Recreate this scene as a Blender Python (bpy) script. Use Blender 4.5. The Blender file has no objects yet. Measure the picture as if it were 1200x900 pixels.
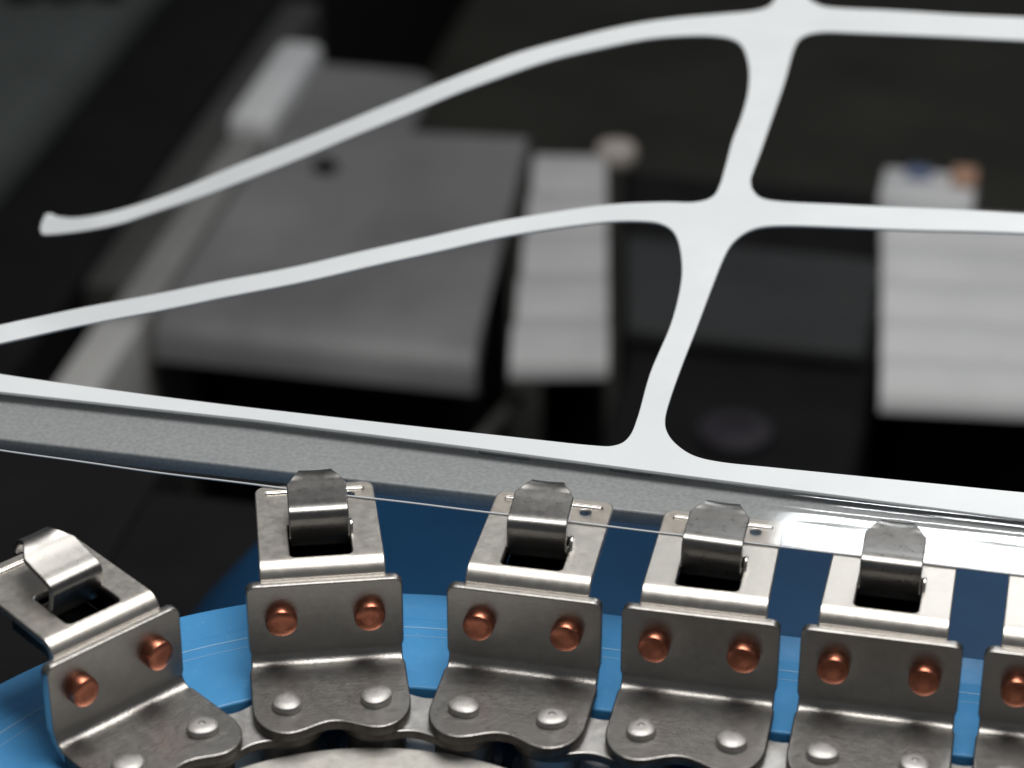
import bpy, bmesh, math, random
from math import sin, cos, pi, radians, hypot, atan2
from mathutils import Vector, Matrix
from mathutils.geometry import delaunay_2d_cdt

U = 0.001                      # everything below is written in millimetres
random.seed(4)
scn = bpy.context.scene
COL = scn.collection

# ------------------------------------------------------------------ camera
cd = bpy.data.cameras.new('camera'); cam = bpy.data.objects.new('camera', cd); COL.objects.link(cam)
yaw, pit, roll = radians(-11.72), radians(30.42), radians(0.11)
fw = Vector((sin(yaw)*cos(pit), cos(yaw)*cos(pit), -sin(pit)))
rt = Vector((cos(yaw), -sin(yaw), 0)); up = rt.cross(fw)
rt, up = rt*cos(roll)+up*sin(roll), -rt*sin(roll)+up*cos(roll)
cam.matrix_world = Matrix(((rt.x, up.x, -fw.x, 65.3*U), (rt.y, up.y, -fw.y, -312.3*U), (rt.z, up.z, -fw.z, 241.5*U), (0, 0, 0, 1)))
cd.sensor_width = 36; cd.lens = 99.0; cd.clip_start = 0.02; cd.clip_end = 50
cd.dof.use_dof = True; cd.dof.focus_distance = 0.424; cd.dof.aperture_fstop = 18.5; cd.dof.aperture_blades = 7
scn.camera = cam

# ------------------------------------------------------------------ world, lamps, exposure
w = bpy.data.worlds.new('World'); scn.world = w; w.use_nodes = True
bg = w.node_tree.nodes['Background']; bg.inputs[0].default_value = (0.92, 0.96, 1.0, 1); bg.inputs[1].default_value = 0.075

def area(name, loc, target, sx, sy, power, col):
    l = bpy.data.lights.new(name, 'AREA'); l.shape = 'RECTANGLE'; l.size = sx; l.size_y = sy; l.energy = power; l.color = col
    o = bpy.data.objects.new(name, l); COL.objects.link(o); o.location = loc
    o.rotation_euler = (Vector(target)-Vector(loc)).to_track_quat('-Z', 'Y').to_euler()
    return o
area('overhead_lamp', (0.06, 0.12, 0.75), (0.0, 0.06, 0), 0.60, 0.40, 5.2, (1.0, 0.97, 0.93))
area('back_lamp', (0.17, 1.25, 0.80), (0.06, 0.0, 0.0), 0.46, 0.12, 1.5, (0.95, 0.98, 1.0))
scn.view_settings.view_transform = 'Standard'; scn.view_settings.look = 'None'
scn.view_settings.exposure = 0.22; scn.view_settings.gamma = 1.0

# ------------------------------------------------------------------ materials
def nt(name):
    m = bpy.data.materials.new(name); m.use_nodes = True
    return m, m.node_tree, m.node_tree.nodes['Principled BSDF']

def coords(t, scale):
    tc = t.nodes.new('ShaderNodeTexCoord'); mp = t.nodes.new('ShaderNodeMapping'); oi = t.nodes.new('ShaderNodeObjectInfo')
    mul = t.nodes.new('ShaderNodeMath'); mul.operation = 'MULTIPLY'; mul.inputs[1].default_value = 3.7
    t.links.new(oi.outputs['Random'], mul.inputs[0]); t.links.new(mul.outputs[0], mp.inputs['Location'])
    t.links.new(tc.outputs['Object'], mp.inputs['Vector'])
    mp.inputs['Scale'].default_value = scale if hasattr(scale, '__len__') else (scale,)*3
    return mp.outputs[0]

def noise(t, vec, scale, detail=3, rough=0.55):
    n = t.nodes.new('ShaderNodeTexNoise'); n.inputs['Scale'].default_value = scale
    n.inputs['Detail'].default_value = detail; n.inputs['Roughness'].default_value = rough
    t.links.new(vec, n.inputs['Vector']); return n.outputs['Fac']

def ramp(t, fac, stops):
    r = t.nodes.new('ShaderNodeValToRGB'); e = r.color_ramp.elements
    while len(e) < len(stops): e.new(0.5)
    for el, (p, c) in zip(e, stops):
        el.position = p; el.color = (*c, 1) if hasattr(c, '__len__') else (c, c, c, 1)
    t.links.new(fac, r.inputs[0]); return r.outputs[0]

def bump(t, b, h, strength, dist):
    n = t.nodes.new('ShaderNodeBump'); n.inputs['Strength'].default_value = strength; n.inputs['Distance'].default_value = dist
    t.links.new(h, n.inputs['Height']); t.links.new(n.outputs[0], b.inputs['Normal'])

def steel(name, c0, c1, r0, r1, brushed=False, bstr=0.25, metal=1.0):
    m, t, b = nt(name)
    v = coords(t, 1.0)
    a = noise(t, v, 700, 6, 0.75)
    f = noise(t, coords(t, (300, 6000, 6000)) if brushed else v, 1.0 if brushed else 2600, 3, 0.6)
    t.links.new(ramp(t, a, [(0.32, c0), (0.68, c1)]), b.inputs['Base Color'])
    mx = t.nodes.new('ShaderNodeMath'); mx.operation = 'ADD'
    t.links.new(a, mx.inputs[0]); t.links.new(f, mx.inputs[1])
    t.links.new(ramp(t, mx.outputs[0], [(0.35, r0), (0.65, r1)]) if False else ramp(t, a, [(0.3, r0), (0.7, r1)]), b.inputs['Roughness'])
    b.inputs['Metallic'].default_value = metal
    sc = noise(t, coords(t, (90, 2600, 2600)), 1.0, 2); sm = t.nodes.new('ShaderNodeMath'); sm.operation = 'MULTIPLY_ADD'; sm.inputs[1].default_value = 0.35
    t.links.new(sc, sm.inputs[0]); t.links.new(f, sm.inputs[2])
    bump(t, b, sm.outputs[0], bstr, 0.00004)
    return m

def plain(name, c0, c1, rough, scale=200, bstr=0.0, metal=0.0, spec=0.5, fine=2500):
    m, t, b = nt(name)
    v = coords(t, 1.0); a = noise(t, v, scale, 4)
    t.links.new(ramp(t, a, [(0.3, c0), (0.7, c1)]), b.inputs['Base Color'])
    b.inputs['Roughness'].default_value = rough; b.inputs['Metallic'].default_value = metal
    b.inputs['Specular IOR Level'].default_value = spec
    if bstr: bump(t, b, noise(t, v, fine, 3), bstr, 0.00005)
    return m

M = {}
M['plate'] = steel('plate_steel', (0.40, 0.388, 0.372), (0.46, 0.448, 0.43), 0.30, 0.36, bstr=1.0)
M['bracket'] = steel('bracket_steel', (0.68, 0.645, 0.60), (0.75, 0.715, 0.67), 0.33, 0.42, bstr=0.22)
M['clip'] = steel('clip_steel', (0.29, 0.285, 0.275), (0.35, 0.343, 0.333), 0.26, 0.32, brushed=True, bstr=0.08)
M['inner'] = steel('inner_link_steel', (0.58, 0.57, 0.56), (0.70, 0.69, 0.67), 0.34, 0.46, bstr=0.4)
M['pin'] = steel('pin_steel', (0.42, 0.41, 0.40), (0.54, 0.53, 0.515), 0.46, 0.6, bstr=0.9)
M['wire'] = steel('wire_steel', (0.6, 0.58, 0.55), (0.7, 0.68, 0.65), 0.2, 0.3)
M['copper'] = steel('copper', (0.44, 0.155, 0.10), (0.60, 0.235, 0.145), 0.24, 0.40, bstr=0.35)
M['sprocket'] = steel('sprocket_metal', (0.66, 0.64, 0.60), (0.76, 0.74, 0.70), 0.36, 0.5, bstr=0.3, metal=0.45)
M['dark_edge'] = plain('dark_plate_edge', (0.05, 0.045, 0.04), (0.10, 0.09, 0.08), 0.45, 500, 0.5, metal=0.6, spec=0.3)  # plate side walls, darker than the faces
M['blue_line'] = plain('scribed_blue', (0.22, 0.45, 0.70), (0.28, 0.50, 0.74), 0.5, 200)
M['rail'] = plain('bead_blasted_aluminium', (0.32, 0.33, 0.33), (0.43, 0.44, 0.44), 0.45, 1400, 0.6, metal=0.15, fine=2200)
def blue_mat():
    m, t, b = nt('blue_plastic'); v = coords(t, 1.0)
    base = ramp(t, noise(t, v, 90, 5, 0.7), [(0.3, (0.060, 0.285, 0.60)), (0.7, (0.075, 0.325, 0.66))])
    dust = ramp(t, noise(t, v, 1500, 2), [(0.69, 0.0), (0.75, 1.0)])
    rub = ramp(t, noise(t, coords(t, (60, 900, 900)), 1.0, 4, 0.7), [(0.62, 0.0), (0.80, 0.5)])
    ad = t.nodes.new('ShaderNodeMath'); ad.operation = 'ADD'; ad.use_clamp = True; t.links.new(dust, ad.inputs[0]); t.links.new(rub, ad.inputs[1])
    mx = t.nodes.new('ShaderNodeMix'); mx.data_type = 'RGBA'; t.links.new(ad.outputs[0], mx.inputs['Factor'])
    t.links.new(base, mx.inputs['A']); mx.inputs['B'].default_value = (0.16, 0.40, 0.66, 1)
    t.links.new(mx.outputs['Result'], b.inputs['Base Color']); t.links.new(ramp(t, noise(t, v, 160, 5, 0.7), [(0.3, 0.30), (0.7, 0.48)]), b.inputs['Roughness'])
    bump(t, b, noise(t, v, 1200, 3), 0.2, 0.00005)
    return m
M['blue'] = blue_mat()
M['blue_panel'] = plain('blue_painted_panel', (0.003, 0.030, 0.080), (0.005, 0.050, 0.128), 0.45, 22, spec=0.2)
M['web'] = plain('white_plastic', (0.71, 0.75, 0.78), (0.77, 0.81, 0.835), 0.30, 50, 0.8, spec=0.5, fine=180)
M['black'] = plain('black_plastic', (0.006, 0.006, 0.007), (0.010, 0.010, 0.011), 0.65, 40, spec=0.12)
M['bed'] = plain('dark_machine_bed', (0.034, 0.034, 0.029), (0.058, 0.057, 0.049), 0.7, 12, spec=0.2)
M['dark_grey'] = plain('dark_grey_paint', (0.030, 0.032, 0.034), (0.042, 0.044, 0.046), 0.6, 30, spec=0.25)
M['mid_grey'] = plain('grey_metal_reflections', (0.14, 0.14, 0.146), (0.30, 0.30, 0.308), 0.45, 11, metal=0.2)  # patches put smeared reflections into the base colour
M['light_block'] = plain('pale_aluminium', (0.66, 0.67, 0.69), (0.76, 0.77, 0.79), 0.5, 30)
M['bar'] = plain('dull_steel_bar', (0.45, 0.45, 0.45), (0.52, 0.52, 0.51), 0.45, 30)
M['bar_dim'] = plain('darker_steel_bar', (0.22, 0.22, 0.215), (0.27, 0.27, 0.265), 0.5, 30)  # middle of the bar, a darker grey than its ends
M['orange'] = plain('orange_plastic', (0.50, 0.29, 0.20), (0.56, 0.33, 0.23), 0.45, 30)
M['blue_cap'] = plain('blue_cap_plastic', (0.14, 0.19, 0.33), (0.17, 0.22, 0.37), 0.45, 30)
M['strip'] = plain('dull_dark_strip', (0.045, 0.046, 0.044), (0.06, 0.061, 0.058), 0.5, 30)
M['pale_dim'] = plain('pale_grey_aluminium', (0.46, 0.465, 0.48), (0.55, 0.555, 0.57), 0.5, 30)  # a darker grey than the other pale block
M['brass'] = plain('warm_brass', (0.48, 0.43, 0.40), (0.55, 0.50, 0.46), 0.4, 30)
M['opening_dark'] = plain('opening_shade_black', (0.012, 0.012, 0.012), (0.018, 0.017, 0.016), 0.6, 300, spec=0.2)  # black that stands for the shade inside the clip opening
M['reflection_plate'] = plain('warm_dark_reflection', (0.10, 0.085, 0.07), (0.14, 0.12, 0.10), 0.5, 60, metal=0.6)  # warm dark tone meant to be mirrored by the flanges
M['housing_grey'] = plain('grey_green_paint', (0.055, 0.062, 0.062), (0.075, 0.084, 0.084), 0.6, 12, spec=0.25)
M['purple'] = plain('smoky_lens_glass', (0.022, 0.019, 0.025), (0.03, 0.027, 0.034), 0.5, 30, spec=0.2)

def film_mat():
    m, t, b = nt('clear_film')
    t.nodes.remove(b); out = t.nodes['Material Output']
    fr = t.nodes.new('ShaderNodeFresnel'); fr.inputs[0].default_value = 1.62
    gl = t.nodes.new('ShaderNodeBsdfGlossy'); gl.inputs['Roughness'].default_value = 0.07; gl.inputs['Color'].default_value = (1, 1, 1, 1)
    tr = t.nodes.new('ShaderNodeBsdfTransparent'); tr.inputs[0].default_value = (0.95, 0.96, 0.97, 1)
    mul = t.nodes.new('ShaderNodeMath'); mul.operation = 'MULTIPLY'; mul.inputs[1].default_value = 1.6; mul.use_clamp = True
    v = coords(t, (30, 400, 400)); n = noise(t, v, 1.0, 3)
    bp = t.nodes.new('ShaderNodeBump'); bp.inputs['Strength'].default_value = 0.12; bp.inputs['Distance'].default_value = 0.0002
    t.links.new(n, bp.inputs['Height']); t.links.new(bp.outputs[0], gl.inputs['Normal'])
    mx = t.nodes.new('ShaderNodeMixShader')
    t.links.new(fr.outputs[0], mul.inputs[0]); t.links.new(mul.outputs[0], mx.inputs[0])
    t.links.new(tr.outputs[0], mx.inputs[1]); t.links.new(gl.outputs[0], mx.inputs[2]); t.links.new(mx.outputs[0], out.inputs[0])
    return m
M['film'] = film_mat()
M['film_edge'] = plain('film_edge_highlight', (0.55, 0.58, 0.62), (0.62, 0.65, 0.68), 0.25, 300)  # pale bead: the highlight along the film edge is put into its colour

# ------------------------------------------------------------------ mesh helpers (mm in, metres out)
def mesh_from(name, verts, faces, mat, smooth=True, angle=40, weighted=False):
    me = bpy.data.meshes.new(name)
    me.from_pydata([(x*U, y*U, z*U) for x, y, z in verts], [], faces)
    bm = bmesh.new(); bm.from_mesh(me); bmesh.ops.recalc_face_normals(bm, faces=bm.faces); bm.to_mesh(me); bm.free()
    if smooth:
        me.polygons.foreach_set('use_smooth', [True]*len(me.polygons)); me.set_sharp_from_angle(angle=radians(angle))
    me.materials.append(mat); me.update()
    return me

def obj(name, me, parent=None, weighted=False):
    o = bpy.data.objects.new(name, me); COL.objects.link(o)
    if parent: o.parent = parent
    return o

def thing(name, label, cat, loc=(0, 0, 0), rz=0, group=None):
    o = bpy.data.objects.new(name, None); COL.objects.link(o); o.empty_display_size = 0.005
    o.location = [c*U for c in loc]; o.rotation_euler = (0, 0, rz)
    o['label'] = label; o['category'] = cat
    if group: o['group'] = group
    return o

def tag(o, label, cat, group=None):
    o['label'] = label; o['category'] = cat
    if group: o['group'] = group
    return o

def dense(poly, step):
    out = []
    n = len(poly)
    for i in range(n):
        a, b = poly[i], poly[(i+1) % n]
        L = hypot(b[0]-a[0], b[1]-a[1]); k = max(1, int(math.ceil(L/step)))
        for j in range(k): out.append((a[0]+(b[0]-a[0])*j/k, a[1]+(b[1]-a[1])*j/k))
    return out

def area2(p): return sum(p[i-1][0]*p[i][1]-p[i][0]*p[i-1][1] for i in range(len(p)))

def inset(poly, c):            # shift every point to its left by c (ccw: inwards)
    out = []; n = len(poly)
    for i in range(n):
        a, p, b = poly[i-1], poly[i], poly[(i+1) % n]
        d1 = Vector((p[0]-a[0], p[1]-a[1])).normalized(); d2 = Vector((b[0]-p[0], b[1]-p[1])).normalized()
        n1 = Vector((-d1.y, d1.x)); n2 = Vector((-d2.y, d2.x)); m = n1+n2
        m = m/max(0.35, m.length_squared)*2.0 if m.length > 1e-6 else n1
        out.append((p[0]+m.x*c*0.5*1.0*1.0 if False else p[0]+m.x*c, p[1]+m.y*c))
    return out

def inside(p, poly):
    x, y = p; r = False; n = len(poly)
    for i in range(n):
        x1, y1 = poly[i-1]; x2, y2 = poly[i]
        if (y1 > y) != (y2 > y) and x < (x2-x1)*(y-y1)/(y2-y1)+x1: r = not r
    return r

def sheet(name, outline, holes, bend, th, ch, step, xs, ss, mat, edge_mat=None, edge_max=1e9):
    """A plate with rounded rims: flat outline (x, s) with holes, carried along bend(x, s, t)."""
    loops = []
    o = dense(outline, step); o = o if area2(o) > 0 else o[::-1]; loops.append(o)
    for h in holes:
        h = dense(h, step); loops.append(h if area2(h) < 0 else h[::-1])
    ins = [inset(l, ch) for l in loops]
    pts = []; edges = []; spans = []
    for l in ins:
        b = len(pts); pts += l; spans.append((b, len(l)))
        edges += [(b+i, b+(i+1) % len(l)) for i in range(len(l))]
    far = step*0.45; cell = {}
    for p in pts: cell.setdefault((int(p[0]//2), int(p[1]//2)), []).append(p)
    for x in xs:
        for s in ss:
            if inside((x, s), ins[0]) and not any(inside((x, s), h) for h in ins[1:]):
                cx, cy = int(x//2), int(s//2); ok = True
                for i in (-1, 0, 1):
                    for j in (-1, 0, 1):
                        for q in cell.get((cx+i, cy+j), ()):
                            if hypot(q[0]-x, q[1]-s) < far: ok = False
                if ok: pts.append((x, s))
    vo, eo, fo, ov, oe, of = delaunay_2d_cdt([Vector(p) for p in pts], edges, [], 0, 1e-6)
    imap = {}
    for k, l in enumerate(ov):
        for i in l: imap[i] = k
    tris = []
    for f in fo:
        c = (sum(vo[i].x for i in f)/len(f), sum(vo[i].y for i in f)/len(f))
        if inside(c, ins[0]) and not any(inside(c, h) for h in ins[1:]): tris.append(f)
    n = len(vo); V = [bend(v.x, v.y, 0) for v in vo]+[bend(v.x, v.y, -th) for v in vo]
    F = [tuple(f) for f in tris]+[tuple(i+n for i in reversed(f)) for f in tris]
    k7 = 1-0.7071; sharp = set(); wall = []
    for l, inn, (b, cnt) in zip(loops, ins, spans):
        mid = [(a[0]*(1-k7)+c[0]*k7, a[1]*(1-k7)+c[1]*k7) for a, c in zip(l, inn)]
        rings = [[imap[b+i] for i in range(cnt)]]
        for pl, t in ((mid, -ch*k7), (l, -ch), (l, -(th-ch)), (mid, -(th-ch*k7))):
            s0 = len(V); V += [bend(p[0], p[1], t) for p in pl]; rings.append(list(range(s0, s0+cnt)))
        rings.append([imap[b+i]+n for i in range(cnt)])
        for r0, r1 in zip(rings, rings[1:]):
            for i in range(cnt):
                j = (i+1) % cnt
                q = [r0[i], r0[j], r1[j], r1[i]]
                if len(set(q)) == 4:
                    F.append(tuple(q))
                    if edge_mat and l[i][1] < edge_max and r0 is not rings[0] and r1 is not rings[-1]: wall.append(len(F)-1)
        for r in (rings[0], rings[-1]):
            for i in range(cnt): sharp.add(frozenset((r[i], r[(i+1) % cnt])))
    me = mesh_from(name, V, F, mat, angle=50)
    at_ = me.attributes.get('sharp_edge') or me.attributes.new('sharp_edge', 'BOOLEAN', 'EDGE')
    for e in me.edges:
        if frozenset(e.vertices) in sharp: at_.data[e.index].value = True
    if edge_mat:
        me.materials.append(edge_mat)
        for k in wall: me.polygons[k].material_index = 1
    return me

def rrect(x0, y0, x1, y1, r, n=5, corners=(1, 1, 1, 1)):
    out = []
    for (cx, cy, a0), on, (kx, ky) in zip(((x0+r, y0+r, pi), (x1-r, y0+r, 1.5*pi), (x1-r, y1-r, 0), (x0+r, y1-r, .5*pi)), corners, ((x0, y0), (x1, y0), (x1, y1), (x0, y1))):
        if not on: out.append((kx, ky)); continue
        for i in range(n+1): a = a0+i*pi/2/n; out.append((cx+r*cos(a), cy+r*sin(a)))
    return out

def circle(cx, cy, r, n=20): return [(cx+r*cos(2*pi*i/n), cy+r*sin(2*pi*i/n)) for i in range(n)]
def frange(a, b, st):
    n = max(1, int(round((b-a)/st))); return [a+(b-a)*i/n for i in range(n+1)]

def lathe(name, prof, mat, axis='z', n=32, wob=0.0, seed=0):
    rnd = random.Random(seed); V = []; F = []
    ph = [rnd.uniform(0, 6.28) for _ in range(3)]
    for r, h in prof:
        for i in range(n):
            a = 2*pi*i/n; k = 1+wob*(sin(2*a+ph[0])+0.6*sin(3*a+ph[1]))
            x, y = r*k*cos(a), r*k*sin(a)
            V.append((x, y, h) if axis == 'z' else (x, -h, y))
    for j in range(len(prof)-1):
        for i in range(n):
            k = (i+1) % n; F.append((j*n+i, j*n+k, (j+1)*n+k, (j+1)*n+i))
    F.append(tuple(range(n))); F.append(tuple(reversed(range((len(prof)-1)*n, len(prof)*n))))
    return mesh_from(name, V, F, mat, angle=38)

def box_mesh(name, x0, y0, z0, x1, y1, z1, mat, bev=1.0, seg=2):
    bm = bmesh.new(); bmesh.ops.create_cube(bm, size=1)
    for v in bm.verts: v.co = Vector(((x0+x1)/2+v.co.x*(x1-x0), (y0+y1)/2+v.co.y*(y1-y0), (z0+z1)/2+v.co.z*(z1-z0)))*U
    if bev: bmesh.ops.bevel(bm, geom=bm.edges[:], offset=bev*U, segments=seg, profile=0.5, affect='EDGES')
    me = bpy.data.meshes.new(name); bm.to_mesh(me); bm.free()
    me.polygons.foreach_set('use_smooth', [True]*len(me.polygons)); me.set_sharp_from_angle(angle=radians(35))
    me.materials.append(mat); return me

def prism(name, poly, z0, z1, mat, ch=0.4, step=4.0):
    xs = [p[0] for p in poly]; ys = [p[1] for p in poly]
    return sheet(name, poly, [], lambda x, s, t: (x, s, z1+t), z1-z0, ch, step, [], [], mat)

def spline(p, per=8, closed=True):
    out = []; n = len(p)
    rng = range(n) if closed else range(n-1)
    for i in rng:
        g = (lambda k: p[k % n]) if closed else (lambda k: p[min(max(k, 0), n-1)])
        a, b, c, d = g(i-1), g(i), g(i+1), g(i+2)
        for j in range(per):
            t = j/per
            out.append(tuple(0.5*(2*b[q]+(c[q]-a[q])*t+(2*a[q]-5*b[q]+4*c[q]-d[q])*t*t+(3*b[q]-a[q]-3*c[q]+d[q])*t**3) for q in range(len(b))))
    if not closed: out.append(tuple(p[-1]))
    return out

# ------------------------------------------------------------------ the setting: machine bed
me = mesh_from('machine_bed', [(-4000, -1500, -421), (4000, -1500, -421), (4000, 5500, -421), (-4000, 5500, -421)], [(0, 1, 2, 3)], M['bed'], smooth=False)
o = obj('machine_bed', me); o['kind'] = 'structure'

# ------------------------------------------------------------------ blue guide with chain channel
CX, CY, RP = -10.1, -44.05, 44.68
def band(r_in, r_out, x_end=150, a_end=200):
    p = [(x_end, CY+r_in), (x_end, CY+r_out)]
    for i in range(61): a = radians(90+(a_end-90)*i/60); p.append((CX+r_out*cos(a), CY+r_out*sin(a)))
    for i in range(61): a = radians(a_end-(a_end-90)*i/60); p.append((CX+r_in*cos(a), CY+r_in*sin(a)))
    return p
g = thing('blue_chain_guide', 'bright blue plastic guide plate running under the gripper chain', 'guide plate', (0, 0, -30))
def at(o, dz): o.location.z = dz*U; return o
at(obj('rim', prism('rim', band(52.0, 69.3), -12.9, -3.1, M['blue'], 0.35), g), 30)
at(obj('scribed_line', prism('scribed_line', band(66.7, 66.95), -3.6, -3.04, M['blue_line'], 0.02), g), 30)
at(obj('scribed_line', prism('scribed_line', band(64.6, 64.72), -3.6, -3.05, M['blue_line'], 0.02), g), 30)
at(obj('lip', prism('lip', band(69.36, 76.8), -12.9, -3.7, M['blue'], 0.5), g), 30)
body = [(150, -11), (150, CY+76.2)]+[(CX+76.2*cos(radians(90+110*i/60)), CY+76.2*sin(radians(90+110*i/60))) for i in range(61)]+[(CX-52, CY-26), (CX-40, -11)]
at(obj('body', prism('body', body, -30, -13.0, M['blue'], 0.4), g), 30)
at(obj('inner_rim', prism('inner_rim', [(2.2, -10.5), (150, -10.5), (150, -7.6), (2.2, -7.6)], -12.9, -6.0, M['blue'], 0.4), g), 30)
tag(obj('reflection_plate', box_mesh('reflection_plate', 1.6, -150, -24, 150, -11.2, -9, M['reflection_plate'], 0.6)), 'warm dark plate added in front of the straight chain run for the flanges to mirror', 'plate')  # added mostly out of view so the flanges reflect warm dark brown
seg = [(1.2, -46)]+[(CX+39.6*cos(radians(a)), CY+39.6*sin(radians(a))) for a in range(73, 181, 3)]+[(CX-39.6, -46)]
o = tag(obj('sprocket_disc', prism('sprocket_disc', seg, -12.8, -4.4, M['sprocket'], 0.5)), 'pale metal sprocket disc inside the curve of the chain', 'sprocket')

# ------------------------------------------------------------------ lower blue panel, film rail
prof = [(-150, -420), (-150, -310)]+[(-150+125*(1-cos(a)), -310+262*sin(a)) for a in [i*pi/2/16 for i in range(1, 17)]]+[(190, -48.0), (190, -420)]
n = len(prof); V = [(x, 10, z) for x, z in prof]+[(x, 147, z) for x, z in prof]
F = [(i, (i+1) % n, n+(i+1) % n, n+i) for i in range(n)]+[tuple(range(n)), tuple(range(2*n-1, n-1, -1))]
tag(obj('blue_machine_panel', mesh_from('blue_machine_panel', V, F, M['blue_panel'], angle=30)), 'dark blue painted machine panel far below the grippers', 'panel')
tag(obj('dark_fill_left', box_mesh('dark_fill_left', -330, 10, -420, -150.5, 296, -150, M['black'], 0.5, 2)), 'black sheet added for the darkness at the lower left, left of the dark blue panel', 'panel')  # sheet put in to black out the dark lower left
tag(obj('dark_fill_rear', box_mesh('dark_fill_rear', -150, 148.5, -420, 190, 268, -150, M['black'], 0.5, 2)), 'black sheet added to darken the gap behind the dark blue panel', 'panel')  # second added sheet, keeps the gap behind the blue panel black
shadow_gap_cuts = [[(x, 47.75-(x+50)*0.032), (x+L*0.1, 47.3-(x+50)*0.032), (x+L, 46.95-(x+50)*0.032), (x+L*1.04, 47.3-(x+50)*0.032), (x+L, 48.2-(x+50)*0.032), (x, 48.5-(x+50)*0.032)] for x, L in ((-94, 17), (-14.5, 8), (6, 6.5), (38, 12))]  # cuts in the rail stand in for shadow gaps under the web edge
rme = sheet('film_rail', rrect(-220, 35.0, 160, 49.2, 0.8), shadow_gap_cuts, lambda x, s, t: (x, s, 13.6+t), 2.4, 0.35, 4.0, [], [], M['rail'])
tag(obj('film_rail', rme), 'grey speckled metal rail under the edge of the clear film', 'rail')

# ------------------------------------------------------------------ chain
YB, ZT = 10.8, 15.0
def bend_plate(x, s, t):
    s0, ri = 9.1, 1.7
    if s <= s0: return (x, s, t)
    th = (s-s0)/ri
    if th < pi/2: return (x, s0+(ri-t)*sin(th), ri-(ri-t)*cos(th))
    return (x, s0+ri-t, ri+(s-s0-ri*pi/2))
HW = 11.25
def plate_outline():
    p = []
    r = 6.0; px = HW-r+0.0
    lob = 6.2
    for i in range(13):                                   # right lobe, from the side round to the bottom
        a = -i*pi/2/12; p.append((6.35+(HW-6.35)*cos(a), -0.2+lob*sin(a)))
    for i in range(1, 24):
        x = 6.35-12.7*i/24; k = abs(x)/6.35
        p.append((x, -0.2-(4.1+(lob-4.1)*(0.5-0.5*cos(pi*k)))))
    for i in range(13):
        a = -pi/2-i*pi/2/12; p.append((-6.35+(HW-6.35)*cos(a), -0.2+lob*sin(a)))
    S1 = 9.1+1.7*pi/2+11.5; rc = 1.3
    p.append((-HW, 8.8)); p.append((-HW+0.25, 9.6)); p.append((-HW+0.25, 11.4)); p.append((-HW, 12.2))
    for i in range(6): a = pi-i*pi/2/5; p.append((-HW+rc+rc*cos(a), S1-rc+rc*sin(a)))
    for i in range(6): a = pi/2-i*pi/2/5; p.append((HW-rc+rc*cos(a), S1-rc+rc*sin(a)))
    p.append((HW, 12.2)); p.append((HW-0.25, 11.4)); p.append((HW-0.25, 9.6)); p.append((HW, 8.8))
    return p
rows = [-5, -3, -1, 1, 3, 5, 7, 8.5]+frange(8.9, 11.9, 0.25)+[12.4, 14, 16, 18, 20, 22]
ME = {}
ME['link_plate'] = sheet('link_plate', plate_outline(), [], bend_plate, 1.6, 0.22, 0.4, frange(-10.5, 10.5, 1.5), rows, M['plate'], M['dark_edge'], 8.5)
ME['lower_plate'] = sheet('lower_link_plate', [(x, s) for x, s in plate_outline() if s < 5]+[(-HW, 5.5), (HW, 5.5)], [], lambda x, s, t: (x, s, t), 1.5, 0.2, 1.5, [], [], M['plate'])
fig8 = []
for k in range(21): a = -pi/2+pi*k/20; fig8.append((6.35+5.7*cos(a), 5.7*sin(a)))
for k in range(1, 20): x = 6.35-12.7*k/20; fig8.append((x, 4.0+1.7*(0.5-0.5*cos(pi*abs(x)/6.35))))
for k in range(21): a = pi/2+pi*k/20; fig8.append((-6.35+5.7*cos(a), 5.7*sin(a)))
for k in range(1, 20): x = -6.35+12.7*k/20; fig8.append((x, -4.0-1.7*(0.5-0.5*cos(pi*abs(x)/6.35))))
ME['inner_plate'] = sheet('inner_plate', fig8, [], lambda x, s, t: (x, s, t), 1.45, 0.2, 1.0, [], [], M['inner'], M['dark_edge'])
ME['roller'] = lathe('roller', [(3.9, 0), (4.2, 0.3), (4.2, 4.1), (3.9, 4.4)], M['pin'])
ME['pin'] = [lathe('pin', [(1.9, -11.6), (1.9, -0.1), (2.15, 0.02), (2.2, 0.55), (2.1, 0.95), (1.75, 1.15), (1.0, 1.2), (0.5, 1.22), (0.4, 1.02), (0.1, 1.0)] if k else
                   [(1.9, -11.6), (1.9, -0.1), (2.15, 0.02), (2.2, 0.55), (2.1, 1.0), (1.7, 1.22), (0.9, 1.32), (0.2, 1.35)], M['pin'], wob=0.05, seed=k) for k in (0, 1)]
ME['rivet'] = [lathe('rivet', [(1.6, -2.9), (1.6, -0.2), (2.28, -0.02), (2.30, 0.3), (2.26, 1.45), (2.12, 1.78), (1.78, 1.96), (1.0, 2.03), (0.2, 2.06)], M['copper'], axis='y', wob=0.022, seed=k+9) for k in (0, 1, 2)]

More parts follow.
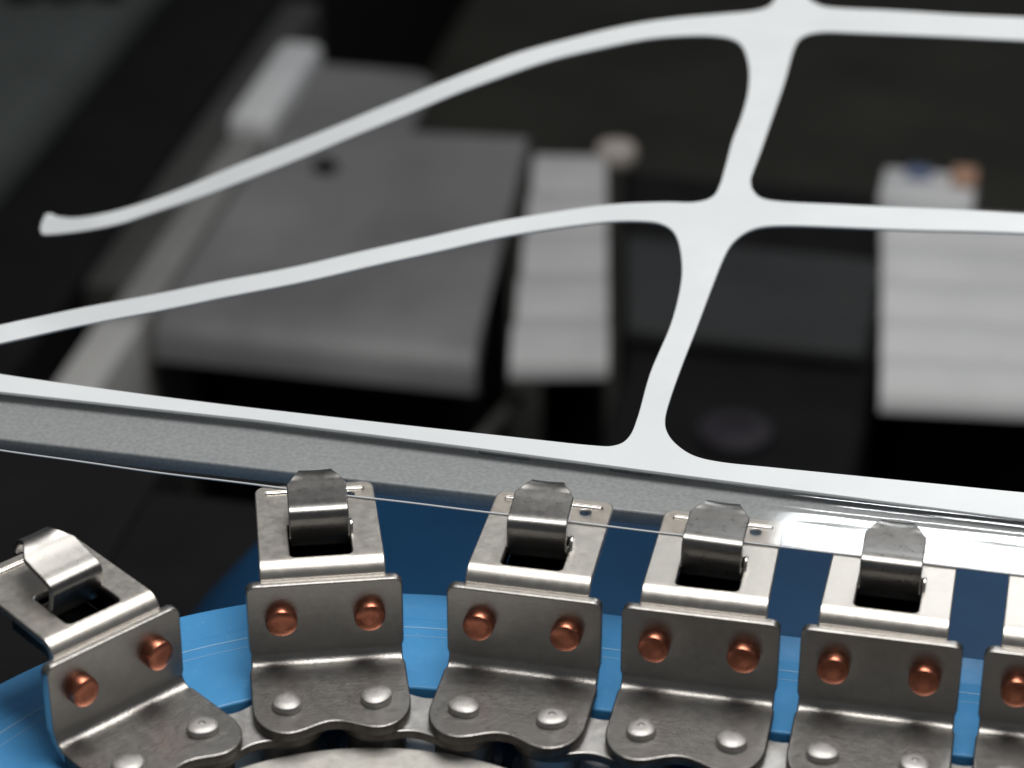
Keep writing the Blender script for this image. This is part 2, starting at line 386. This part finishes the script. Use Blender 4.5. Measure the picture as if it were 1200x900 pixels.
# gripper bracket: leg behind the flange, rounded bend, table with opening and slot
YL, RO, Z0 = YB+1.65, 2.6, 2.2
LEG = ZT-RO-Z0; BND = RO*pi/2; S_T = LEG+BND; Y_T = YL+RO
def bend_bracket(x, s, t):
    if s <= LEG: return (x, YL-t, Z0+s)
    th = (s-LEG)/RO
    if th < pi/2: return (x, YL+RO-(RO+t)*cos(th), ZT-RO+(RO+t)*sin(th))
    return (x, Y_T+(s-S_T), ZT+t)
def sy(y): return S_T+(y-Y_T)
BW = 9.15
br_out = [(-BW-0.0, 0), (BW+0.0, 0)]+[(BW-0.15, sy(16))]+[(BW-0.3-1.7+1.7*cos(a), sy(34.6)-1.7+1.7*sin(a)) for a in [i*pi/2/6 for i in range(7)]]+[(-BW+0.3+1.7+1.7*cos(a), sy(34.6)-1.7+1.7*sin(a)) for a in [pi/2+i*pi/2/6 for i in range(7)]]+[(-BW+0.15, sy(16))]
opening = rrect(-4.5, sy(15.2), 4.5, sy(24.2), 0.9)
slot = rrect(-7.3, sy(32.05), 7.3, sy(33.0), 0.4)
peep = circle(5.0, sy(31.05), 0.8)
rows = [1, 3, 5, 7, 9]+frange(LEG, S_T, 0.34)+[sy(y) for y in (16.5, 18.5, 20.5, 22.5, 24.5, 26.5, 28.5, 30.2)]
ME['bracket'] = sheet('gripper_bracket', br_out, [opening, slot, peep], bend_bracket, 1.1, 0.18, 0.4, frange(-8.4, 8.4, 1.4), rows, M['bracket'])
ME['wire'] = lathe('spring_wire', [(0.25, -7.25), (0.42, -7.1), (0.42, 7.1), (0.25, 7.25)], M['wire'], n=12)

path = spline([(23.0, 13.6), (22.0, 13.1), (20.9, 13.1), (20.05, 13.7), (19.75, 14.9), (19.7, 16.2), (19.7, 17.7), (19.82, 18.8), (20.35, 19.55), (21.3, 19.85), (23.0, 19.95), (25.2, 20.1), (27.2, 20.3), (28.8, 20.4), (30.0, 20.15), (30.9, 19.45), (31.5, 18.5), (31.9, 17.4), (32.1, 16.6)], 10, closed=False)
acc = [0.0]
for a, b in zip(path, path[1:]): acc.append(acc[-1]+hypot(b[0]-a[0], b[1]-a[1]))
def bend_clip(x, s, t):
    s = min(max(s, 0), acc[-1]); i = 0
    lo, hi = 0, len(acc)-1
    while hi-lo > 1:
        m = (lo+hi)//2
        if acc[m] <= s: lo = m
        else: hi = m
    i = lo; f = (s-acc[i])/(acc[i+1]-acc[i])
    a, b = path[i], path[i+1]
    def tan(k): p, q = path[max(k-1, 0)], path[min(k+1, len(path)-1)]; return Vector((q[0]-p[0], q[1]-p[1])).normalized()
    d = (tan(i)*(1-f)+tan(i+1)*f).normalized(); n = (-d.y, d.x)
    k = min(1, max(0, (s-S_CURL)/2.0))                        # the nose of the clip is slightly cupped
    return (x, a[0]+(b[0]-a[0])*f+n[0]*t, a[1]+(b[1]-a[1])*f+n[1]*t+0.16*k*(x/2.8)**2)
S_CURL = next(acc[i] for i, p in enumerate(path) if p[0] > 27.2 and acc[i] > 8)
SE = acc[-1]; CW = 4.35
prof_w = [(S_CURL-0.9, CW), (S_CURL-0.6, CW-0.1), (S_CURL+2.0, CW-1.75), (S_CURL+2.5, CW-1.85), (SE-0.8, CW-1.95), (SE, CW-2.2)]
clip_out = [(-CW, 0), (CW, 0)]+[(wd, q) for q, wd in prof_w]+[(-wd, q) for q, wd in prof_w[::-1]]
ME['clip'] = sheet('clip', clip_out, [], bend_clip, 0.85, 0.16, 0.25, frange(-3.9, 3.9, 0.65), frange(0.25, SE-0.25, 0.2), M['clip'])
ear = [(20.6, 13.6), (23.1, 13.6), (23.1, 15.6), (22.8, 16.6), (22.2, 17.1), (21.5, 17.1), (20.9, 16.6), (20.6, 15.8)]
ME['ear'] = sheet('pivot_ear', ear, [], lambda x, s, t: (t, x, s), 0.55, 0.12, 0.6, [], [], M['wire'])

ME['shade_box'] = box_mesh('shade_box', -5.6, 14.0, 7.5, 5.6, 27.5, 8.6, M['opening_dark'], 0.3)  # added black box, makes the clip opening look deep in shade
ME['shade_box_wall'] = box_mesh('shade_box_wall', -0.4, 14.0, 8.61, 0.4, 27.5, 13.85, M['opening_dark'], 0.15)
ME['shade_box_back'] = box_mesh('shade_box_back', -5.4, 26.9, 8.61, 5.4, 27.5, 13.85, M['opening_dark'], 0.15)
def gripper(pos, rz, label, k, lean=0.0, lift=0.0):
    t = thing('gripper_link', label, 'chain link', (pos[0], pos[1], 0), rz, 'gripper links of the chain')
    obj('link_plate', ME['link_plate'], t, True)
    at(obj('lower_link_plate', ME['lower_plate'], t), -9.8)
    for s in (-1, 1):
        p = obj('pin', ME['pin'][(k+(s > 0)) % 2 if k != 1 else 0], t); p.location.x = s*6.35*U; p.rotation_euler.z = random.uniform(0, 6)
        r = obj('rivet', ME['rivet'][(k+s) % 3], t); r.location = (s*6.35*U, YB*U, 7.75*U); r.rotation_euler.y = random.uniform(0, 6)
    rn = random.Random(k*7+3)
    b = obj('gripper_bracket', ME['bracket'], t, True); b.rotation_euler.z = rn.uniform(-0.012, 0.012); b.location.x = rn.uniform(-0.25, 0.25)*U
    wv = obj('spring_wire', ME['wire'], b); wv.rotation_euler = (0, pi/2, 0); wv.location = (0, 32.5*U, (ZT-0.12)*U)
    e = obj('pivot_ear', ME['ear'], b); e.location = (5.0*U, 0, -0.6*U)
    obj('shade_box_floor', ME['shade_box'], b); obj('shade_box_back', ME['shade_box_back'], b)
    for s in (-1, 1): obj('shade_box_wall', ME['shade_box_wall'], b).location.x = s*5.9*U
    c = obj('clip', ME['clip'], t, True); c.rotation_euler = (lift+rn.uniform(-0.02, 0.045), rn.uniform(-0.012, 0.012), lean+rn.uniform(-0.012, 0.012))
    piv = Vector((0, 22*U, 14.3*U)); c.location = piv-c.rotation_euler.to_matrix() @ piv
    return t

def inner(a, b, label):
    mx, my = (a[0]+b[0])/2, (a[1]+b[1])/2; rz = atan2(b[1]-a[1], b[0]-a[0])
    t = thing('inner_link', label, 'chain link', (mx, my, 0), rz, 'inner links of the chain')
    at(obj('inner_plate', ME['inner_plate'], t), -1.72)
    at(obj('inner_plate', ME['inner_plate'], t), -8.1)
    for s in (-1, 1):
        r = obj('roller', ME['roller'], t); r.location = (s*6.35*U, 0, -7.9*U)
    return t

def step(p, ang, L=12.7): return (p[0]-L*cos(ang), p[1]-L*sin(ang))
pl = (-6.35, 0.0)
a1 = step(pl, radians(1.5)); a0 = step(a1, radians(18.5)); b1 = step(a0, radians(38)); b0 = step(b1, radians(54)); c1 = step(b0, radians(69))
mid = lambda a, b: ((a[0]+b[0])/2, (a[1]+b[1])/2)
labels = {0: 'leftmost gripper link, steeply turned, its clip empty of film',
          1: 'slightly turned gripper link, second from the left, film edge just reaching its clip',
          2: 'third gripper link from the left, first on the straight run of chain',
          3: 'fourth gripper link from the left, below the white web upright',
          4: 'gripper link with the darkest clip, last whole one at the right',
          5: 'gripper link cut off by the right edge of the picture'}
gripper(mid(b0, b1), radians(54), labels[0], 0, radians(1), radians(11))
gripper(mid(a0, a1), radians(18.5), labels[1], 1, radians(-0.8))
for k in (2, 3, 4, 5): gripper(((k-2)*25.4, 0), 0, labels[k], k, radians((1.2, -0.6, 0.5, 0.2)[k-2]))
inner(c1, b0, 'inner chain link at the bottom left corner below the leftmost gripper link')
inner(b1, a0, 'inner chain link joining the leftmost and second gripper links')
inner(a1, pl, 'inner chain link joining the second and third gripper links')
for k, (p, q) in enumerate((('third', 'fourth'), ('fourth', 'fifth'), ('fifth', 'cut-off rightmost'))):
    inner((k*25.4+6.35, 0), (k*25.4+19.05, 0), 'inner chain link joining the %s and %s gripper links' % (p, q))

# ------------------------------------------------------------------ white web and clear film
def lower_edge(x):
    P = [(-240, 47.0), (-101, 45.6), (-49.7, 45.8), (-14.1, 44.7), (17.7, 43.5), (68.6, 41.8), (160, 39.6)]
    for (x0, y0), (x1, y1) in zip(P, P[1:]):
        if x <= x1: return y0+(y1-y0)*(x-x0)/(x1-x0)
    return P[-1][1]
cellA = spline([(-99, 52.0), (-93.4, 51.0), (-64.6, 49.6), (-36.8, 49.1), (-9.6, 48.9), (2.4, 48.9), (6.3, 49.6), (8.0, 52.6), (8.3, 59.2), (8.0, 72.6), (8.7, 88.4), (8.3, 101.8), (7.1, 111.0), (4.9, 119.5), (2.3, 123.4), (-1.5, 124.2), (-9.5, 121.8), (-23.2, 113.9), (-38.8, 102.8), (-53.9, 91.9), (-69.0, 81.8), (-83.5, 71.6), (-97.3, 60.4), (-101.5, 55.4)], 5)
cellB_low = [(-113, 100.5), (-108, 102.6), (-104.1, 104.6), (-95.0, 110.5), (-86.8, 119.0), (-77.1, 129.5), (-65.1, 144.7), (-53.0, 161.2), (-42.8, 175.4), (-30.6, 190.4), (-17.2, 202.3), (-7.6, 207.6), (-0.6, 209.2), (4.1, 206.6), (7.1, 197.0), (8.7, 184.9), (9.1, 173.1), (8.9, 161.5), (9.2, 150.5), (9.3, 140.9), (8.5, 136.2), (5.6, 133.6), (0.0, 132.2), (-10.6, 128.0), (-24.4, 119.9), (-40.2, 108.6), (-55.4, 97.6), (-70.8, 87.7), (-85.5, 77.4), (-99.2, 66.2), (-109, 57.9), (-128, 42)]
cellC = spline([(14.6, 144.1), (15.6, 140.4), (17.9, 137.6), (23.2, 137.4), (33.7, 139.0), (48.7, 140.5), (63.6, 141.7), (84, 142.9), (90, 146), (91, 152), (91, 210), (89, 218), (84, 220.2), (59.7, 218.8), (42.8, 217.7), (25.8, 216.3), (19.4, 215.3), (16.0, 212.1), (15.0, 205.8), (15.1, 192.4), (15.0, 180.2), (14.8, 168.4), (14.6, 155.3), (14.4, 147.5)], 5)
cellD = spline([(21, 127.8), (28.7, 129.4), (39.0, 131.1), (49.3, 132.3), (64.0, 134.3), (84, 136.8), (90, 134), (91, 128), (91, 58), (90, 52), (84, 49.9), (68.2, 49.2), (55.6, 48.9), (42.9, 48.6), (30.0, 48.3), (23.2, 48.2), (18.9, 49.0), (15.9, 51.3), (13.7, 54.6), (12.6, 58.8), (12.4, 65.4), (12.6, 76.4), (13.0, 87.9), (13.5, 103.0), (14.1, 115.6), (15.2, 121.4), (17.4, 125.6)], 5)
topL = [(-128, 116), (-118, 114.6), (-109.1, 113.6), (-102.6, 113.4), (-94.7, 118.4), (-86.6, 127.8), (-77.3, 140.3), (-64.8, 155.5), (-58.7, 164.0), (-52.2, 172.5), (-44.5, 183.2), (-39.2, 190.3), (-32.0, 198.2), (-24.8, 205.4), (-17.1, 211.6), (-9.1, 216.6), (-0.8, 220.3), (4.6, 222.8), (7.6, 226.6), (8.3, 234.1), (8.2, 250), (8.2, 292)]
topR = [(14.4, 292), (14.2, 246), (14.3, 234.4), (16.9, 229.4), (22.2, 227.8), (41.9, 228.9), (59.2, 229.9), (97, 231.5)]
out = [(97, 231.5)]+spline(topR[::-1], 6, False)[1:]
out += spline(topL[::-1], 6, False)[:-1]
# free left tip of the upper rib (slightly forked), then back along its lower side
out = [p for p in out if not (p[0] < -107.5 and p[1] < 118)]
out += [(-108.4, 114.2), (-109.2, 113.6), (-108.6, 110.0), (-107.6, 106.4), (-106.4, 104.0), (-105.4, 104.0)]
out += [p for p in spline(cellB_low, 6, False) if p[0] > -104 or p[1] < 66]
out += [(-128, lower_edge(-128)+0.0)][:0]
out = [p for p in out if p[1] > 46.5 or p[0] > -100]
out += [(-122, lower_edge(-122)), ]+[(x, lower_edge(x)) for x in frange(-110, 95, 5)]+[(97, lower_edge(97))]
ZW = 15.5
def web_z(x, y):
    z = 0.3*sin(x*0.045+y*0.021)+0.22*sin(y*0.06-x*0.02)+0.10*sin(x*0.19+y*0.05)*sin(y*0.13)
    return z*min(1, max(0, (y-44)/20))
def web_at(x, s, t):                       # web pushed along the line of sight towards its free left end, for blur
    k = min(1.0, max(0.0, (-35-x)/75.0)); d = 26.0*k*k*(3-2*k)*min(1.0, max(0.0, (s-68)/45.0))
    return (x-0.62*d, s+1.55*d, ZW+web_z(x, s)-d+t)
wme = sheet('white_web', out, [cellA, cellC, cellD], web_at, 0.5, 0.09, 2.5, frange(-120, 95, 4), frange(42, 290, 4), M['web'])
o = tag(obj('white_web', wme, None, True), 'white skeleton web of plastic with large rounded cut-outs and curved ribs', 'plastic web')

def film_edge_y(x): return 28.0-0.004*(x-0)+(0.0007*(x+40)**2 if x < -40 else 0)*0.9
V = []; F = []
XS = frange(-150, 120, 0.75); NY = 28
def film_z(x, y):
    k = min(1, max(0, (y-34.5)/4)); r = (0.07*sin(y*1.05+x*0.013+1.3*sin(x*0.031))+0.035*sin(y*2.9-x*0.024+2*sin(x*0.011)))*k*(0.35+0.65*sin(x*0.017+1)**2)
    r += 0.09*sum(math.exp(-((x-c)/2.6)**2-((y-35.5)/2.2)**2)*cos((x-c)*1.1) for c in (-30, 0, 25.4, 50.8, 76.2))
    return 15.16+0.045*sin(x*0.248+0.8)*(1-k)+r*min(1, max(0, (x+30)/60))
for x in XS:
    y0, y1 = film_edge_y(x), lower_edge(x)+2.5
    for j in range(NY+1):
        y = y0+(y1-y0)*j/NY; V.append((x, y, film_z(x, y)))
for i in range(len(XS)-1):
    for j in range(NY): a = i*(NY+1)+j; F.append((a, a+NY+1, a+NY+2, a+1))
film = tag(obj('clear_film', mesh_from('clear_film', V, F, M['film'], angle=80)), 'strip of clear plastic film held under the gripper clips', 'plastic film')
V = []; F = []
for x in XS:
    y = film_edge_y(x); z = film_z(x, y)
    for k in range(6): a = k*pi/3; V.append((x, y-0.17+0.17*cos(a), z+0.16*sin(a)))
for i in range(len(XS)-1):
    for k in range(6): F.append((i*6+k, i*6+(k+1) % 6, i*6+6+(k+1) % 6, i*6+6+k))
obj('cut_edge', mesh_from('cut_edge', V, F, M['film_edge'], angle=80), film)

# ------------------------------------------------------------------ machine parts far below the web (out of focus)
def sub(name, me, parent):
    o = obj(name, me, parent); o.location = -Vector(parent.location); return o
ZB = -420  # background positions scaled out about the camera to a deeper plane, for more blur
t = thing('guide_bar', 'light grey steel bar lying diagonally at the left behind the web', 'bar', (-251, 600, ZB))
sub('bar_middle', box_mesh('bar_middle', -259, 525, ZB, -244, 687, -252, M['bar_dim'], 2), t)
sub('end_block', box_mesh('end_block', -260, 420, ZB, -243, 524, -250, M['bar'], 2), t)
sub('end_block', box_mesh('end_block', -262, 688, ZB, -243, 772, -247, M['light_block'], 4), t)
tag(obj('side_housing', box_mesh('side_housing', -640, 300, ZB, -337, 1300, -246, M['housing_grey'], 16, 3)), 'dark grey housing block in the far top left corner', 'housing')
tag(obj('black_frame_bar', box_mesh('black_frame_bar', -335, 300, ZB, -281, 1300, -258, M['black'], 4)), 'black frame bar running diagonally across the top left corner', 'frame bar')
tag(obj('edge_strip', box_mesh('edge_strip', -280, 560, ZB, -262.5, 840, -258, M['strip'], 3)), 'dark strip along the far side of the diagonal grey bar', 'strip')
t = thing('grey_cover_plate', 'mid grey sheet metal cover with a raised tab, left of the ridged block', 'cover plate', (-190, 600, ZB))
cov = [(-241, 515), (-121, 515), (-139, 704), (-187, 700), (-189, 745), (-191, 753), (-198, 758), (-241, 758)]
def roll_down(x, s, t):                                    # the near edge of the cover rolls down towards the viewer
    y0, r = 540.0, 16.0
    if s >= y0: return (x, s, -251+t)
    th = (y0-s)/r
    return (x, y0-(r+t)*sin(th), -251-r+(r+t)*cos(th))
sub('cover', sheet('cover', cov, [], roll_down, 4, 1, 6.0, frange(-240, -112, 16), frange(450, 750, 6), M['mid_grey']), t)
sub('base', prism('base', [(-239, 575), (-132, 575), (-144, 690), (-239, 690)], ZB, -259.5, M['black'], 3), t)
sub('screw', lathe('screw', [(5, -252), (5, -249), (4, -248), (2.4, -248), (2.4, -249.5)], M['black']), t).location += Vector((-212*U, 659*U, 0))
def ridged(name, label, poly, z, mat, nf):
    """A pale corrugated top plate on a dark foot; poly = near-left, near-right, far-right, far-left corners."""
    (ax, ay), (bx, by), (cx, cy), (dx, dy) = poly
    t = thing(name, label, 'block', ((ax+bx)/2, ay, ZB))
    sub('foot', prism('foot', [(ax+6, ay+30), (bx-6, by+30), (cx-4, cy-4), (dx+4, dy-4)], ZB, z-14, M['black'], 2), t)
    for k in range(nf):
        f0, f1 = k/nf, (k+0.985)/nf; V = []; n = 10
        for i in range(n+1):
            f = f0+(f1-f0)*i/n; h = 9.0*sin(pi*i/n)**0.7
            for u in (0, 1):
                x0 = ax+(dx-ax)*f; y0 = ay+(dy-ay)*f; x1 = bx+(cx-bx)*f; y1 = by+(cy-by)*f
                V.append((x0+(x1-x0)*u, y0+(y1-y0)*u, z-9+h))
        m = len(V); V += [(x, y, z-11) for x, y, _ in V]; F = []
        for i in range(n):
            a = 2*i; F.append((a, a+1, a+3, a+2)); F.append((m+a, m+a+2, m+a+3, m+a+1)); F.append((a, a+2, m+a+2, m+a)); F.append((a+1, m+a+1, m+a+3, a+3))
        F.append((0, m, m+1, 1)); a = 2*n; F.append((a, a+1, m+a+1, m+a))
        sub('ridge', mesh_from('ridge', V, F, mat, angle=45), t)
    return t
ridged('ridged_block', 'pale ridged metal block left of the black housing', [(-110, 528), (-76, 536), (-107, 704), (-135, 700)], -250, M['pale_dim'], 5)
tag(obj('round_knob', lathe('round_knob', [(7, -254), (8.5, -252), (8.5, -249), (7.4, -246.5), (4, -245), (0.5, -244.6)], M['brass'])), 'small warm pale knob at the top corner of the ridged block', 'knob').location = (-101*U, 694*U, 0)
t = thing('black_housing', 'black housing with a dark grey top panel in the middle background', 'housing', (-40, 600, ZB))
sub('case', prism('case', [(-70, 400), (16, 400), (16, 706), (-100, 706), (-72, 545)], ZB, -262, M['black'], 3, 12), t)
sub('top_panel', prism('top_panel', [(-74, 562), (12, 562), (12, 634), (-87, 634)], -261.9, -254, M['dark_grey'], 2, 12), t)
lens = sub('lens_ring', lathe('lens_ring', [(13, -263), (13, -259), (11.5, -258), (6, -258), (5.4, -259.5)], M['purple']), t); lens.location += Vector((-27*U, 508*U, 0))
t = ridged('pale_ridged_block', 'wide pale ridged metal block at the right edge behind the web', [(20, 533), (190, 551), (190, 692), (7, 678)], -250, M['light_block'], 5)
sub('tab', box_mesh('tab', 5, 679, -263, 42, 708, -251, M['light_block'], 2), t)
tag(obj('orange_cap', box_mesh('orange_cap', 32, 694, -251, 42, 706, -246.5, M['orange'], 1.5)), 'small orange cap on the corner of the right pale block', 'cap')
tag(obj('blue_button', box_mesh('blue_button', 14, 697, -251, 24, 706, -248.5, M['blue_cap'], 1.2)), 'small blue button on the tab of the right pale block', 'button')

rod = lathe('steel_rod', [(2.4, 0), (3.0, 1), (3.0, 84), (2.4, 85)], M['strip'], n=16)
o = tag(obj('steel_rod', rod), 'dim thin steel rod leaning below the grey cover plate', 'rod')
o.rotation_euler = Vector((20, 80, 4)).to_track_quat('Z', 'Y').to_euler(); o.location = (-131*U, 462*U, -282*U)
t = thing('knob_cluster', 'cluster of small black fittings on the housing in the top left corner', 'fitting', (-375, 790, -246))
for (x, y, r) in ((-386, 790, 8), (-368, 796, 9), (-350, 800, 7)):
    o = obj('knob', lathe('knob', [(r, 0), (r, 9), (r*0.8, 12), (r*0.3, 12.5)], M['black']), t); o.location = ((x+375)*U, (y-790)*U, 0)
